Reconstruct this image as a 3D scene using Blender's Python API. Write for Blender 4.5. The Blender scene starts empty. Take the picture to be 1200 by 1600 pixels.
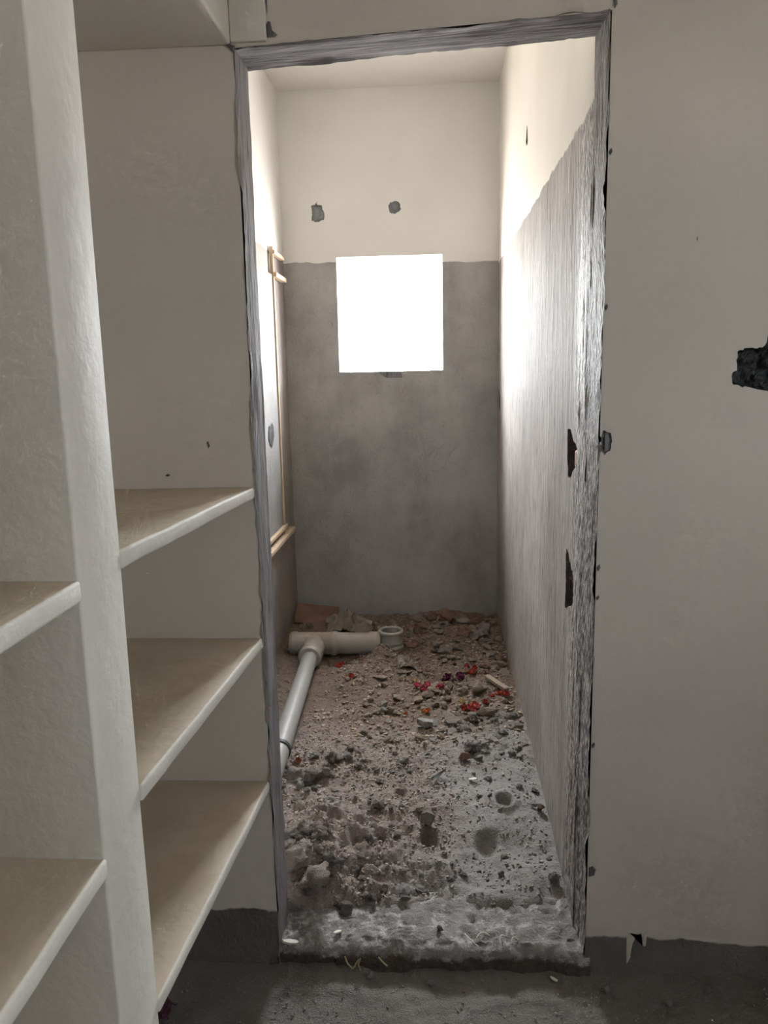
import bpy, bmesh, math, random
import numpy as np
from mathutils import Vector, Matrix, Euler, noise as mnoise

random.seed(7)
scene = bpy.context.scene
COL = scene.collection
PI = math.pi

# ------------------------------------------------------------------ camera
cam_d = bpy.data.cameras.new('camera')
cam = bpy.data.objects.new('camera', cam_d)
COL.objects.link(cam)
cam_d.sensor_fit = 'VERTICAL'
cam_d.sensor_height = 36.0
cam_d.lens = 36.0 * 1200.0 / 1600.0
cam_d.clip_start = 0.02
# rows: world right / depth / up written in camera (right, down, forward) axes
RC = ((0.99784602, -0.00947954, -0.06491113),
      (0.06220185, -0.17760266, 0.98213452),
      (-0.02083857, -0.98405662, -0.17663046))
cm = Matrix.Identity(4)
for i in range(3):
    cm[i][0] = RC[i][0]; cm[i][1] = -RC[i][1]; cm[i][2] = -RC[i][2]
cm.translation = (0, 0, 1.49)
cam.matrix_world = cm
scene.camera = cam

# ------------------------------------------------------------------ sky and light
SKY = 82.0
# hazy daylight: an even sky, brighter in one broad lobe around a high sun ahead, sunlit ground below
w = bpy.data.worlds.new('sky'); scene.world = w; w.use_nodes = True
nt = w.node_tree; nt.nodes.clear()
out = nt.nodes.new('ShaderNodeOutputWorld'); bg = nt.nodes.new('ShaderNodeBackground')
tc = nt.nodes.new('ShaderNodeTexCoord'); sp = nt.nodes.new('ShaderNodeSeparateXYZ')
dt = nt.nodes.new('ShaderNodeVectorMath'); dt.operation = 'DOT_PRODUCT'
dt.inputs[1].default_value = (0.0, math.cos(math.radians(48)), math.sin(math.radians(48)))
nt.links.new(tc.outputs['Generated'], dt.inputs[0])
mx = nt.nodes.new('ShaderNodeMath'); mx.operation = 'MAXIMUM'; mx.inputs[1].default_value = 0.0
nt.links.new(dt.outputs['Value'], mx.inputs[0])
pw = nt.nodes.new('ShaderNodeMath'); pw.operation = 'POWER'; pw.inputs[1].default_value = 2.0
nt.links.new(mx.outputs[0], pw.inputs[0])
ma = nt.nodes.new('ShaderNodeMath'); ma.operation = 'MULTIPLY_ADD'; ma.inputs[1].default_value = 0.90; ma.inputs[2].default_value = 0.45
nt.links.new(pw.outputs[0], ma.inputs[0])
rp = nt.nodes.new('ShaderNodeValToRGB')
rp.color_ramp.elements[0].position = 0.0; rp.color_ramp.elements[0].color = (0, 0, 0, 1)
rp.color_ramp.elements[1].position = 0.02; rp.color_ramp.elements[1].color = (1, 1, 1, 1)
nt.links.new(tc.outputs['Generated'], sp.inputs[0]); nt.links.new(sp.outputs['Z'], rp.inputs[0])
vm = nt.nodes.new('ShaderNodeVectorMath'); vm.operation = 'SCALE'; vm.inputs[0].default_value = (0.93, 0.97, 1.0)
nt.links.new(ma.outputs[0], vm.inputs['Scale'])
mxc = nt.nodes.new('ShaderNodeMix'); mxc.data_type = 'RGBA'
mxc.inputs['A'].default_value = (0.68, 0.655, 0.62, 1)
nt.links.new(rp.outputs[0], mxc.inputs['Factor']); nt.links.new(vm.outputs[0], mxc.inputs['B'])
nt.links.new(mxc.outputs['Result'], bg.inputs[0]); bg.inputs[1].default_value = SKY
nt.links.new(bg.outputs[0], out.inputs[0])

YB_OUT = 4.54
def portal(name, loc, rot, sx, sy):
    l = bpy.data.lights.new(name, 'AREA'); l.shape = 'RECTANGLE'; l.size = sx; l.size_y = sy
    l.cycles.is_portal = True
    o = bpy.data.objects.new(name, l); COL.objects.link(o)
    o.location = loc; o.rotation_euler = rot
    return o

WX0, WX1, WZ0, WZ1 = -0.512, 0.057, 1.505, 2.113        # bathroom window
RY0, RY1, RZ0, RZ1 = 0.0, 0.46, 1.58, 2.06           # room window (right wall, behind the camera)
portal('window_sky_portal', ((WX0+WX1)/2, YB_OUT+0.01, (WZ0+WZ1)/2), (-PI/2, 0, 0), WX1-WX0, WZ1-WZ0)
portal('room_window_sky_portal', (2.19, (RY0+RY1)/2, (RZ0+RZ1)/2), (0, PI/2, 0), RZ1-RZ0, RY1-RY0)

scene.view_settings.view_transform = 'Standard'
scene.view_settings.look = 'None'
scene.view_settings.exposure = 0.22
scene.view_settings.gamma = 1.0
scene.view_settings.use_curve_mapping = False
scene.cycles.max_bounces = 6
scene.cycles.diffuse_bounces = 5
scene.cycles.glossy_bounces = 2
scene.cycles.use_adaptive_sampling = True
scene.cycles.adaptive_threshold = 0.10
scene.cycles.adaptive_min_samples = 24
scene.cycles.caustics_reflective = False

# ------------------------------------------------------------------ numpy noise
def _hash(ix, iy, seed):
    h = (ix.astype(np.int64)*374761393 + iy.astype(np.int64)*668265263 + seed*974711) & 0x7fffffff
    h = ((h ^ (h >> 13))*1274126177) & 0x7fffffff
    h = h ^ (h >> 16)
    return (h & 0xffff)/65535.0
def vnoise(x, y, seed=0):
    x = np.asarray(x, float); y = np.asarray(y, float)
    ix = np.floor(x); iy = np.floor(y); fx = x-ix; fy = y-iy
    fx = fx*fx*(3-2*fx); fy = fy*fy*(3-2*fy)
    a = _hash(ix, iy, seed); b = _hash(ix+1, iy, seed); c = _hash(ix, iy+1, seed); d = _hash(ix+1, iy+1, seed)
    return (a*(1-fx)+b*fx)*(1-fy)+(c*(1-fx)+d*fx)*fy*1.0 - 0.5
def fbm(x, y, seed=0, octv=4, gain=0.5):
    s = 0; a = 1.0
    for k in range(octv):
        s = s + a*vnoise(x*2**k, y*2**k, seed+k*17); a *= gain
    return s
def clods(x, y, seed=0):
    """rounded lumps: 1 at a lump's centre, 0 between lumps"""
    ix = np.floor(x); iy = np.floor(y); best = np.full(np.shape(x), 9.0)
    for dx in (-1, 0, 1):
        for dy in (-1, 0, 1):
            cx = ix+dx; cy = iy+dy
            px = cx+_hash(cx, cy, seed); py = cy+_hash(cx, cy, seed+5); r = 0.35+0.6*_hash(cx, cy, seed+9)
            best = np.minimum(best, ((x-px)**2+(y-py)**2)/(r*r))
    return np.sqrt(np.clip(1-best, 0, 1))
def sstep(a, b, x):
    t = np.clip((x-a)/(b-a), 0, 1); return t*t*(3-2*t)
def blob(x, y, cx, cy, rx, ry):
    return np.exp(-(((x-cx)/rx)**2+((y-cy)/ry)**2))

# ------------------------------------------------------------------ mesh helpers
def tag(o, label=None, cat=None, group=None, kind=None):
    if label: o['label'] = label
    if cat: o['category'] = cat
    if group: o['group'] = group
    if kind: o['kind'] = kind
    return o
def link(name, me, m, parent=None, smooth=False):
    o = bpy.data.objects.new(name, me); COL.objects.link(o)
    if m is not None and len(me.materials) == 0: me.materials.append(m)
    if parent is not None: o.parent = parent
    if smooth:
        me.polygons.foreach_set('use_smooth', [True]*len(me.polygons))
    return o
def pyd(name, v, f, m, parent=None, smooth=False):
    me = bpy.data.meshes.new(name); me.from_pydata([tuple(map(float, p)) for p in v], [], [tuple(map(int, q)) for q in f]); me.update()
    return link(name, me, m, parent, smooth)
def empty(name, loc=(0, 0, 0)):
    o = bpy.data.objects.new(name, None); COL.objects.link(o); o.location = loc; o.empty_display_size = 0.05
    return o
def bmobj(name, bm, m, parent=None, smooth=False):
    me = bpy.data.meshes.new(name); bm.to_mesh(me); bm.free()
    return link(name, me, m, parent, smooth)

def axis(a, b, step, fine=()):
    """coordinates from a to b; fine = [(lo, hi, step)] ranges sampled closer"""
    xs = list(np.arange(a, b, step))+[b]
    for lo, hi, st in fine:
        xs = [x for x in xs if not (lo < x < hi)]+list(np.arange(lo, hi, st))+[hi]
    xs = sorted(set(round(float(x), 5) for x in xs))
    return np.array(xs)
def sheet(name, us, vs, fn, m, cut=None, holes=(), parent=None, smooth=True, flip=False):
    """grid over us x vs; fn(U, V) -> X, Y, Z arrays; cut(u, v) drops faces;
    holes = [(part name, material, outline, depth(u, v), direction)] become child meshes sunk into the sheet"""
    U, V = np.meshgrid(us, vs, indexing='ij')
    U = U.copy(); V = V.copy()
    nu, nv = len(us), len(vs)
    I, J = np.meshgrid(np.arange(nu-1), np.arange(nv-1), indexing='ij')
    I = I.ravel(); J = J.ravel()
    a = I*nv+J; q = np.stack([a, a+nv, a+nv+1, a+1], -1)
    if flip: q = q[:, ::-1]
    uc = (us[I]+us[I+1])/2; vc = (vs[J]+vs[J+1])/2
    keep = np.ones(len(q), bool)
    if cut is not None: keep &= ~cut(uc, vc)
    sets = []; deep = []
    for nm, mm, outl, dep, dr in holes:
        s = poly_in(outl)(uc, vc) & keep; keep = keep & ~s; sets.append((nm, mm, s))
        iv = np.setdiff1d(np.unique(q[s]), np.unique(q[~s])); bv = np.intersect1d(np.unique(q[s]), np.unique(q[~s]))
        P0 = np.array(outl); P1 = np.roll(P0, -1, 0); Uf = U.ravel(); Vf = V.ravel()
        for k in bv:                                   # rim vertices move onto the outline
            p = np.array((Uf[k], Vf[k])); d = P1-P0; t = np.clip(((p-P0)*d).sum(1)/((d*d).sum(1)+1e-12), 0, 1)
            c = P0+d*t[:, None]; j = ((c-p)**2).sum(1).argmin(); Uf[k], Vf[k] = c[j]
        U = Uf.reshape(U.shape); V = Vf.reshape(V.shape); deep.append((iv, dep, dr))
    X, Y, Z = fn(U, V)
    P = np.stack([X, Y, Z], -1).reshape(-1, 3)
    for iv, dep, dr in deep:
        if len(iv): P[iv] += dep(U.ravel()[iv], V.ravel()[iv])[:, None]*np.array(dr)[None]
    def make(nm, sel, mm, par):
        fq = q[sel]; used = np.unique(fq); remap = np.zeros(len(P), int); remap[used] = np.arange(len(used))
        return pyd(nm, P[used], remap[fq], mm, par, smooth)
    o = make(name, keep, m, parent)
    for nm, mm, s in sets:
        if s.any(): make(nm, s, mm, o)
    return o
def solid(name, x0, x1, y0, y1, z0, z1, m, parent=None, bevel=0.004, amp=0.0, step=0.06, zfn=None, seed=0, smooth=True):
    """box cut into short lengths, edges rounded, surface a little uneven"""
    bm = bmesh.new(); bmesh.ops.create_cube(bm, size=1)
    for v in bm.verts:
        v.co = Vector(((x0+x1)/2+v.co.x*(x1-x0), (y0+y1)/2+v.co.y*(y1-y0), (z0+z1)/2+v.co.z*(z1-z0)))
    if bevel:
        bmesh.ops.bevel(bm, geom=bm.edges[:], offset=bevel, segments=2, affect='EDGES', profile=0.5)
    if step:
        for ax, lo, hi in ((0, x0, x1), (1, y0, y1), (2, z0, z1)):
            n = int((hi-lo)/step)
            for k in range(1, n+1):
                c = [0, 0, 0]; c[ax] = lo+(hi-lo)*k/(n+1); nn = [0, 0, 0]; nn[ax] = 1
                bmesh.ops.bisect_plane(bm, geom=bm.verts[:]+bm.edges[:]+bm.faces[:], plane_co=c, plane_no=nn)
    if amp or zfn:
        for v in bm.verts:
            if amp:
                n = mnoise.noise_vector(v.co*9+Vector((seed*3.1, 0, 0)))+0.6*mnoise.noise_vector(v.co*31+Vector((0, seed*3.1, 0)))
                v.co += n*amp
            if zfn: v.co.z += zfn(v.co.x, v.co.y)
    bm.normal_update()
    o = bmobj(name, bm, m, parent, smooth)
    try: o.data.set_sharp_from_angle(angle=math.radians(50))
    except Exception: pass
    return o
def tube(name, p0, p1, r, m, parent=None, r2=None, wall=None, seg=32, bead=None):
    """a straight pipe length; wall = thickness gives an open end; bead = [(t, extra radius, half width)] raised rings"""
    p0 = Vector(p0); p1 = Vector(p1); L = (p1-p0).length; d = (p1-p0)/L
    up = Vector((0, 0, 1)) if abs(d.z) < 0.9 else Vector((0, 1, 0))
    a = d.cross(up).normalized(); b = d.cross(a).normalized()
    prof = [(0.0, r), (L, r2 or r)]
    if bead:
        prof = [(0.0, r)]
        for t, e, hw in sorted(bead):
            for k in range(7):
                s = -1+k/3.0
                prof.append((t+s*hw, r+e*math.sqrt(max(0, 1-s*s))))
        prof.append((L, r2 or r))
        prof = [(min(max(t, 0), L), rr) for t, rr in prof]
    if wall:
        prof += [(L, (r2 or r)-wall), (max(L-0.14, 0.01), (r2 or r)-wall), (max(L-0.14, 0.01), 0.0005)]
    else:
        prof += [(L, 0.0005)]
    prof = [(0, 0.0005)]+prof
    v = []; f = []
    for t, rr in prof:
        for k in range(seg):
            an = 2*PI*k/seg; v.append(p0+d*t+a*(rr*math.cos(an))+b*(rr*math.sin(an)))
    for i in range(len(prof)-1):
        for k in range(seg):
            f.append((i*seg+k, i*seg+(k+1) % seg, (i+1)*seg+(k+1) % seg, (i+1)*seg+k))
    o = pyd(name, v, f, m, parent, True)
    try: o.data.set_sharp_from_angle(angle=math.radians(40))
    except Exception: pass
    return o

# ------------------------------------------------------------------ materials
class NT:
    def __init__(s, name):
        s.m = bpy.data.materials.new(name); s.m.use_nodes = True
        s.t = s.m.node_tree; s.b = s.t.nodes['Principled BSDF']
        s.tc = s.t.nodes.new('ShaderNodeTexCoord').outputs['Object']
    def n(s, ty, **kw):
        o = s.t.nodes.new(ty)
        for k, v in kw.items(): setattr(o, k, v)
        return o
    def set(s, sock, v):
        if isinstance(v, bpy.types.NodeSocket): s.t.links.new(v, sock)
        elif isinstance(v, (tuple, list)) and len(v) == 3 and sock.type == 'RGBA': sock.default_value = (*v, 1)
        else: sock.default_value = v
    def mapv(s, scale, vec=None, loc=(0, 0, 0)):
        o = s.n('ShaderNodeMapping'); s.set(o.inputs['Vector'], vec or s.tc)
        o.inputs['Scale'].default_value = scale; o.inputs['Location'].default_value = loc
        return o.outputs[0]
    def noise(s, scale, detail=4, rough=0.55, vec=None, dist=0.0):
        o = s.n('ShaderNodeTexNoise'); s.set(o.inputs['Vector'], vec or s.tc)
        o.inputs['Scale'].default_value = scale; o.inputs['Detail'].default_value = detail
        o.inputs['Roughness'].default_value = rough; o.inputs['Distortion'].default_value = dist
        return o.outputs['Fac']
    def vor(s, scale, vec=None, feat='F1'):
        o = s.n('ShaderNodeTexVoronoi', feature=feat); s.set(o.inputs['Vector'], vec or s.tc)
        o.inputs['Scale'].default_value = scale
        return o.outputs['Distance']
    def math(s, op, a, b=0.0, c=None, clamp=False):
        o = s.n('ShaderNodeMath', operation=op, use_clamp=clamp); s.set(o.inputs[0], a); s.set(o.inputs[1], b)
        if c is not None: s.set(o.inputs[2], c)
        return o.outputs[0]
    def rng(s, v, a, b, lo=0.0, hi=1.0):
        o = s.n('ShaderNodeMapRange'); s.set(o.inputs[0], v)
        for i, x in enumerate((a, b, lo, hi)): o.inputs[i+1].default_value = x
        return o.outputs[0]
    def mix(s, f, a, b, bt='MIX'):
        o = s.n('ShaderNodeMix', data_type='RGBA', blend_type=bt)
        s.set(o.inputs['Factor'], f); s.set(o.inputs['A'], a); s.set(o.inputs['B'], b)
        return o.outputs['Result']
    def mixf(s, f, a, b):
        o = s.n('ShaderNodeMix', data_type='FLOAT'); s.set(o.inputs[0], f); s.set(o.inputs[2], a); s.set(o.inputs[3], b)
        return o.outputs[0]
    def ramp(s, v, *st):
        o = s.n('ShaderNodeValToRGB'); s.set(o.inputs[0], v); e = o.color_ramp.elements
        while len(e) < len(st): e.new(0.5)
        for k, (p, c) in enumerate(st): e[k].position = p; e[k].color = (*c, 1)
        return o.outputs[0]
    def xyz(s, vec=None):
        o = s.n('ShaderNodeSeparateXYZ'); s.set(o.inputs[0], vec or s.tc); return o.outputs
    def bump(s, h, dist=0.01, strength=1.0, nrm=None):
        o = s.n('ShaderNodeBump'); s.set(o.inputs['Height'], h); o.inputs['Distance'].default_value = dist
        s.set(o.inputs['Strength'], strength)
        if nrm: s.set(o.inputs['Normal'], nrm)
        return o.outputs[0]
    def done(s, col, rough=0.7, nrm=None, **kw):
        s.set(s.b.inputs['Base Color'], col); s.set(s.b.inputs['Roughness'], rough)
        if nrm is not None: s.set(s.b.inputs['Normal'], nrm)
        for k, v in kw.items(): s.set(s.b.inputs[k.replace('_', ' ')], v)
        return s.m

WHITE = (0.79, 0.775, 0.745)
def paint_nodes(s, base):
    n1 = s.noise(1.7, 2); n2 = s.noise(60, 2)
    c = s.mix(s.rng(n1, 0.3, 0.7), tuple(x*0.93 for x in base), tuple(min(1, x*1.04) for x in base))
    c = s.mix(s.math('MULTIPLY', s.rng(n2, 0.62, 0.75), 0.06), c, (0.3, 0.26, 0.22))
    h = s.math('ADD', s.math('MULTIPLY', s.noise(14, 2), 0.6), s.math('MULTIPLY', n2, 0.15))
    return c, h
def paint(name, base=WHITE):
    s = NT(name); c, h = paint_nodes(s, base)
    return s.done(c, 0.62, s.bump(h, 0.004, 0.5))
def plaster_nodes(s, c0, c1, streak=0.0, dark=(0.05, 0.045, 0.045)):
    v = s.mapv((1, 1, 0.08 if streak else 0.5))
    a = s.noise(34 if streak else 7, 5, 0.68, v); b = s.noise(95, 3, 0.62, s.mapv((1, 1, 0.14 if streak else 0.8)))
    big = s.noise(2.3, 3, 0.6)
    c = s.mix(s.rng(big, 0.38, 0.62), tuple(x*0.9 for x in c0), c1)
    c = s.mix(s.math('MULTIPLY', s.rng(a, 0.35, 0.75), 0.45), c, tuple(x*1.35 for x in c1))
    c = s.mix(s.math('MULTIPLY', s.rng(b, 0.55, 0.70) if streak else s.rng(b, 0.60, 0.75), 0.75 if streak else 0.28), c, dark)
    h = s.math('ADD', s.math('MULTIPLY', a, 0.8), s.math('MULTIPLY', b, 0.5))
    return c, h
def wall_mat(name, base, level, sx=0.0, sy=0.0, wob=0.02, freq=7.0, c0=(0.31, 0.30, 0.295), c1=(0.41, 0.405, 0.395), streak=0.0, wet=None):
    """white paint above a ragged line z = level + sx*x + sy*y, bare grey plaster below"""
    s = NT(name); pc, ph = paint_nodes(s, base); gc, gh = plaster_nodes(s, c0, c1, streak)
    o = s.xyz()
    lv = s.math('ADD', s.math('MULTIPLY', o['X'], sx), s.math('MULTIPLY', o['Y'], sy))
    n = s.math('MULTIPLY', s.math('SUBTRACT', s.noise(freq, 4, 0.62, s.mapv((1, 1, 0.6))), 0.5), wob*2.4)
    z = s.math('SUBTRACT', s.math('ADD', o['Z'], n), lv)
    k = s.rng(z, level-0.0025, level+0.0025)
    rough = s.mixf(k, 0.78, 0.62)
    gstr = 0.9
    if wet is not None:      # wet, ridged cement by the jamb; grazing glints painted as pale speckles
        y1, y2 = wet
        wm = s.rng(o['Y'], y1, y2, 1.0, 0.0)
        wn = s.noise(130, 2, 0.7, s.mapv((1, 1, 0.30)))
        gc = s.mix(s.math('MULTIPLY', wm, s.rng(wn, 0.50, 0.64)), gc, (0.62, 0.60, 0.58))
        gc = s.mix(s.math('MULTIPLY', wm, s.rng(wn, 0.48, 0.36)), gc, (0.09, 0.085, 0.085))
        gh = s.math('ADD', gh, s.math('MULTIPLY', wm, s.math('MULTIPLY', wn, 1.0)))
        rough = s.mixf(s.math('MULTIPLY', wm, s.math('SUBTRACT', 1.0, k)), rough, 0.62)
    col = s.mix(k, gc, pc)
    hh = s.mixf(k, gh, s.math('ADD', s.math('MULTIPLY', ph, 0.25), 0.75))
    return s.done(col, rough, s.bump(hh, 0.008, gstr))
def plaster(name, c0, c1, streak=0.0, rough=0.8, d=0.008):
    s = NT(name); c, h = plaster_nodes(s, c0, c1, streak)
    return s.done(c, rough, s.bump(h, d, 0.9))

M = {}
M['paint'] = paint('white_wall_paint')
M['ceiling'] = paint('white_ceiling_paint', (0.80, 0.77, 0.72))
M['front'] = wall_mat('white_paint_over_grey_skirting', (0.77, 0.715, 0.65), 0.135, sx=-0.055, wob=0.02, freq=7,
                      c0=(0.14, 0.13, 0.12), c1=(0.20, 0.188, 0.172))
M['bath_back'] = wall_mat('white_paint_over_grey_cement_far', WHITE, 2.075, sx=-0.02, wob=0.014, freq=8)
M['bath_left'] = wall_mat('white_paint_over_grey_cement_left', WHITE, 2.10, wob=0.012, freq=8, c0=(0.25, 0.215, 0.195), c1=(0.33, 0.29, 0.26))
M['bath_right'] = wall_mat('white_paint_over_streaked_cement', (0.78, 0.735, 0.655), 2.06, wob=0.02, freq=9,
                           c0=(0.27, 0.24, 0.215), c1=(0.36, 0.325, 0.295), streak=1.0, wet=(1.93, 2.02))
M['reveal'] = plaster('grey_cement_reveal', (0.20, 0.19, 0.20), (0.27, 0.255, 0.26), streak=1.0)
s = NT('brushed_cement_lintel')
a = s.noise(30, 6, 0.65, s.mapv((0.06, 1, 1)))
M['lintel'] = s.done(s.ramp(a, (0.3, (0.17, 0.16, 0.17)), (0.7, (0.30, 0.285, 0.295))), 0.8, s.bump(a, 0.008, 0.8))
M['jamb_right'] = None
s = NT('ridged_wet_cement_painted_glints')
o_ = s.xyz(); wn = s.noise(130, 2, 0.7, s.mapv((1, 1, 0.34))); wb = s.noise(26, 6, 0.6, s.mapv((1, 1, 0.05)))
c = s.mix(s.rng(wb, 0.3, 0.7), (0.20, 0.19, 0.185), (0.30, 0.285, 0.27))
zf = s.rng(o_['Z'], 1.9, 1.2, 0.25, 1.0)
c = s.mix(s.math('MULTIPLY', zf, s.rng(wn, 0.50, 0.64)), c, (0.62, 0.60, 0.58))  # pale speckles paint glints of grazing light into the cement colour
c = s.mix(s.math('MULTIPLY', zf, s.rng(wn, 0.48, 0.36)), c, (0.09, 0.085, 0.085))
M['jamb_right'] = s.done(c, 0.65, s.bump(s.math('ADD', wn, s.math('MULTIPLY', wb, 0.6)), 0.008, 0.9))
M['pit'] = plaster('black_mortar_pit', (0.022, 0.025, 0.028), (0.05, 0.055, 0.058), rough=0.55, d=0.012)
M['pit_grey'] = plaster('grey_mortar_patch', (0.16, 0.17, 0.18), (0.26, 0.27, 0.28), d=0.012)
M['pit_brown'] = plaster('broken_plaster_pit', (0.06, 0.05, 0.045), (0.12, 0.095, 0.085), d=0.012)
M['brick'] = plaster('pink_brick', (0.30, 0.15, 0.12), (0.38, 0.21, 0.17))
M['chip'] = plaster('dark_cement_chip', (0.10, 0.10, 0.105), (0.16, 0.155, 0.16))
M['white_drip'] = paint('white_paint_drip', (0.74, 0.69, 0.61))

# shelf plaster: white paint, tan site dust settled on whatever faces up
s = NT('white_shelf_plaster'); pc, ph = paint_nodes(s, (0.78, 0.745, 0.685))
g = s.n('ShaderNodeNewGeometry'); nz = s.xyz(g.outputs['Normal'])['Z']
dn = s.noise(5, 6, 0.6)
dust = s.math('MULTIPLY', s.rng(nz, 0.85, 0.98), s.rng(dn, 0.15, 0.45, 0.72, 1.0))
dc = s.ramp(s.noise(9, 5), (0.3, (0.54, 0.445, 0.32)), (0.7, (0.63, 0.54, 0.415)))
M['shelf'] = s.done(s.mix(dust, pc, dc), 0.68, s.bump(s.math('ADD', ph, s.math('MULTIPLY', s.noise(40, 4), 0.3)), 0.006, 0.6))

# soil of the bathroom bed
s = NT('loose_soil_and_cement'); o_ = s.xyz()
n1 = s.noise(3.2, 6, 0.6); n2 = s.noise(34, 6, 0.7); n3 = s.noise(160, 3, 0.7)
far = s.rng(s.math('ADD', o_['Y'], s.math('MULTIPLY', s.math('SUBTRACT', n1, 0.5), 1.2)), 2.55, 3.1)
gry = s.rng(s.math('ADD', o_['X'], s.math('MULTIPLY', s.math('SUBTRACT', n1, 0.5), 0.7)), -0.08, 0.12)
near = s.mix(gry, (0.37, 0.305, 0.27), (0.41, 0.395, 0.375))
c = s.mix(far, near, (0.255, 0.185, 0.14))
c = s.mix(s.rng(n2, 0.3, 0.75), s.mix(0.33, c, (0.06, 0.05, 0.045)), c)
c = s.mix(s.math('MULTIPLY', s.rng(n3, 0.62, 0.72), 0.5), c, (0.5, 0.48, 0.45))
M['soil'] = s.done(c, 0.95, s.bump(s.math('ADD', n2, s.math('MULTIPLY', n3, 0.5)), 0.012, 1.0))

def stone_mat(name, c0, c1):
    s = NT(name); oi = s.n('ShaderNodeObjectInfo').outputs['Random']
    n = s.noise(6, 5, 0.7); n2 = s.noise(24, 3)
    c = s.mix(s.rng(n, 0.3, 0.7), c0, c1)
    c = s.mix(s.rng(oi, 0, 1, 0, 0.4), c, tuple(x*0.72 for x in c0))
    return s.done(c, 0.92, s.bump(s.math('ADD', n, s.math('MULTIPLY', n2, 0.5)), 0.012, 1.0))
M['st_grey'] = stone_mat('grey_brown_clod', (0.35, 0.297, 0.265), (0.45, 0.39, 0.35))
M['st_pale'] = stone_mat('pale_cement_lump', (0.44, 0.42, 0.39), (0.55, 0.53, 0.49))
M['st_red'] = stone_mat('reddish_brick_bit', (0.30, 0.17, 0.125), (0.36, 0.23, 0.17))
M['st_tan'] = stone_mat('tan_plaster_bit', (0.38, 0.30, 0.225), (0.47, 0.385, 0.30))
M['st_dark'] = stone_mat('dark_clod', (0.23, 0.20, 0.18), (0.31, 0.275, 0.25))

s = NT('rough_dark_floor'); n1 = s.noise(4, 6, 0.6); n2 = s.noise(60, 6, 0.75); n3 = s.noise(230, 2, 0.7)
c = s.mix(s.rng(n1, 0.35, 0.65), (0.17, 0.15, 0.13), (0.27, 0.25, 0.225))
c = s.mix(s.rng(n2, 0.45, 0.7), c, (0.24, 0.22, 0.2))
c = s.mix(s.math('MULTIPLY', s.rng(n3, 0.6, 0.72), 0.7), c, (0.5, 0.48, 0.45))
M['floor'] = s.done(c, 0.9, s.bump(s.math('ADD', n2, s.math('MULTIPLY', n3, 0.6)), 0.01, 1.0))
s = NT('rough_cement_sill'); n1 = s.noise(9, 6, 0.65); n2 = s.noise(60, 6, 0.7); n3 = s.noise(26, 5, 0.7)
o_ = s.xyz()
c = s.mix(s.rng(n1, 0.35, 0.65), (0.24, 0.22, 0.205), (0.36, 0.345, 0.33))
c = s.mix(s.math('MULTIPLY', s.rng(n3, 0.52, 0.62), 0.8), c, (0.62, 0.61, 0.59))
mud = s.rng(s.math('ADD', o_['Z'], s.math('MULTIPLY', s.math('SUBTRACT', n3, 0.5), 0.05)), 0.044, 0.036)
c = s.mix(mud, c, s.ramp(n2, (0.3, (0.075, 0.058, 0.046)), (0.75, (0.17, 0.14, 0.115))))
M['sill'] = s.done(c, 0.9, s.bump(s.math('ADD', n2, n3), 0.012, 0.9))

def plain(name, c, rough=0.5, **kw):
    s = NT(name); n = s.noise(18, 5, 0.6)
    return s.done(s.mix(s.rng(n, 0.35, 0.75, 0, 0.35), c, tuple(x*0.6 for x in c)), rough, s.bump(n, 0.003, 0.4), **kw)
s = NT('dusty_grey_pvc'); g = s.n('ShaderNodeNewGeometry'); nz = s.xyz(g.outputs['Normal'])['Z']; n = s.noise(12, 6, 0.65)
M['pvc'] = s.done(s.mix(s.math('MULTIPLY', s.rng(nz, 0.1, 0.9, 0.25, 1), s.rng(n, 0.30, 0.55)), (0.40, 0.41, 0.40), (0.40, 0.335, 0.26)), 0.5, s.bump(n, 0.002, 0.4))
s = NT('white_pvc'); n = s.noise(10, 6, 0.65)
M['pvc_white'] = s.done(s.mix(s.rng(n, 0.45, 0.75, 0, 0.5), (0.34, 0.335, 0.32), (0.28, 0.235, 0.185)), 0.5, s.bump(n, 0.002, 0.4))
M['rubber'] = plain('black_rubber_ring', (0.04, 0.045, 0.045), 0.6)
M['wood'] = None
s = NT('raw_pine'); v = s.mapv((12, 12, 1.2)); n = s.noise(9, 6, 0.6, v)
M['wood'] = s.done(s.ramp(n, (0.3, (0.50, 0.37, 0.25)), (0.7, (0.64, 0.50, 0.36))), 0.6, s.bump(n, 0.002, 0.5))
M['board'] = plaster('pale_skim_panel', (0.22, 0.21, 0.20), (0.27, 0.26, 0.25), d=0.004)
M['pink'] = plain('pink_petal', (0.68, 0.09, 0.17), 0.6)
M['rose'] = plain('rose_petal', (0.72, 0.20, 0.22), 0.6)
M['red'] = plain('red_petal', (0.52, 0.08, 0.05), 0.6)
M['purple'] = plain('purple_petal', (0.16, 0.02, 0.08), 0.6)
M['orange'] = plain('orange_petal', (0.55, 0.16, 0.04), 0.6)
M['cream'] = plain('cream_petal', (0.70, 0.58, 0.32), 0.6)
M['leaf'] = plain('dark_dry_leaf', (0.045, 0.05, 0.04), 0.7)
M['fibre'] = plain('straw_fibre', (0.50, 0.42, 0.24), 0.8)
M['plastic'] = plain('dusty_plastic_sheet', (0.27, 0.225, 0.19), 0.5)
M['redslab'] = plaster('red_earth_slab', (0.17, 0.09, 0.062), (0.24, 0.135, 0.095))  # red earth, darkened in its colour for the shadow behind the pipe
M['purple_scrap'] = plain('purple_scrap', (0.10, 0.02, 0.05), 0.6)

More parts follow.
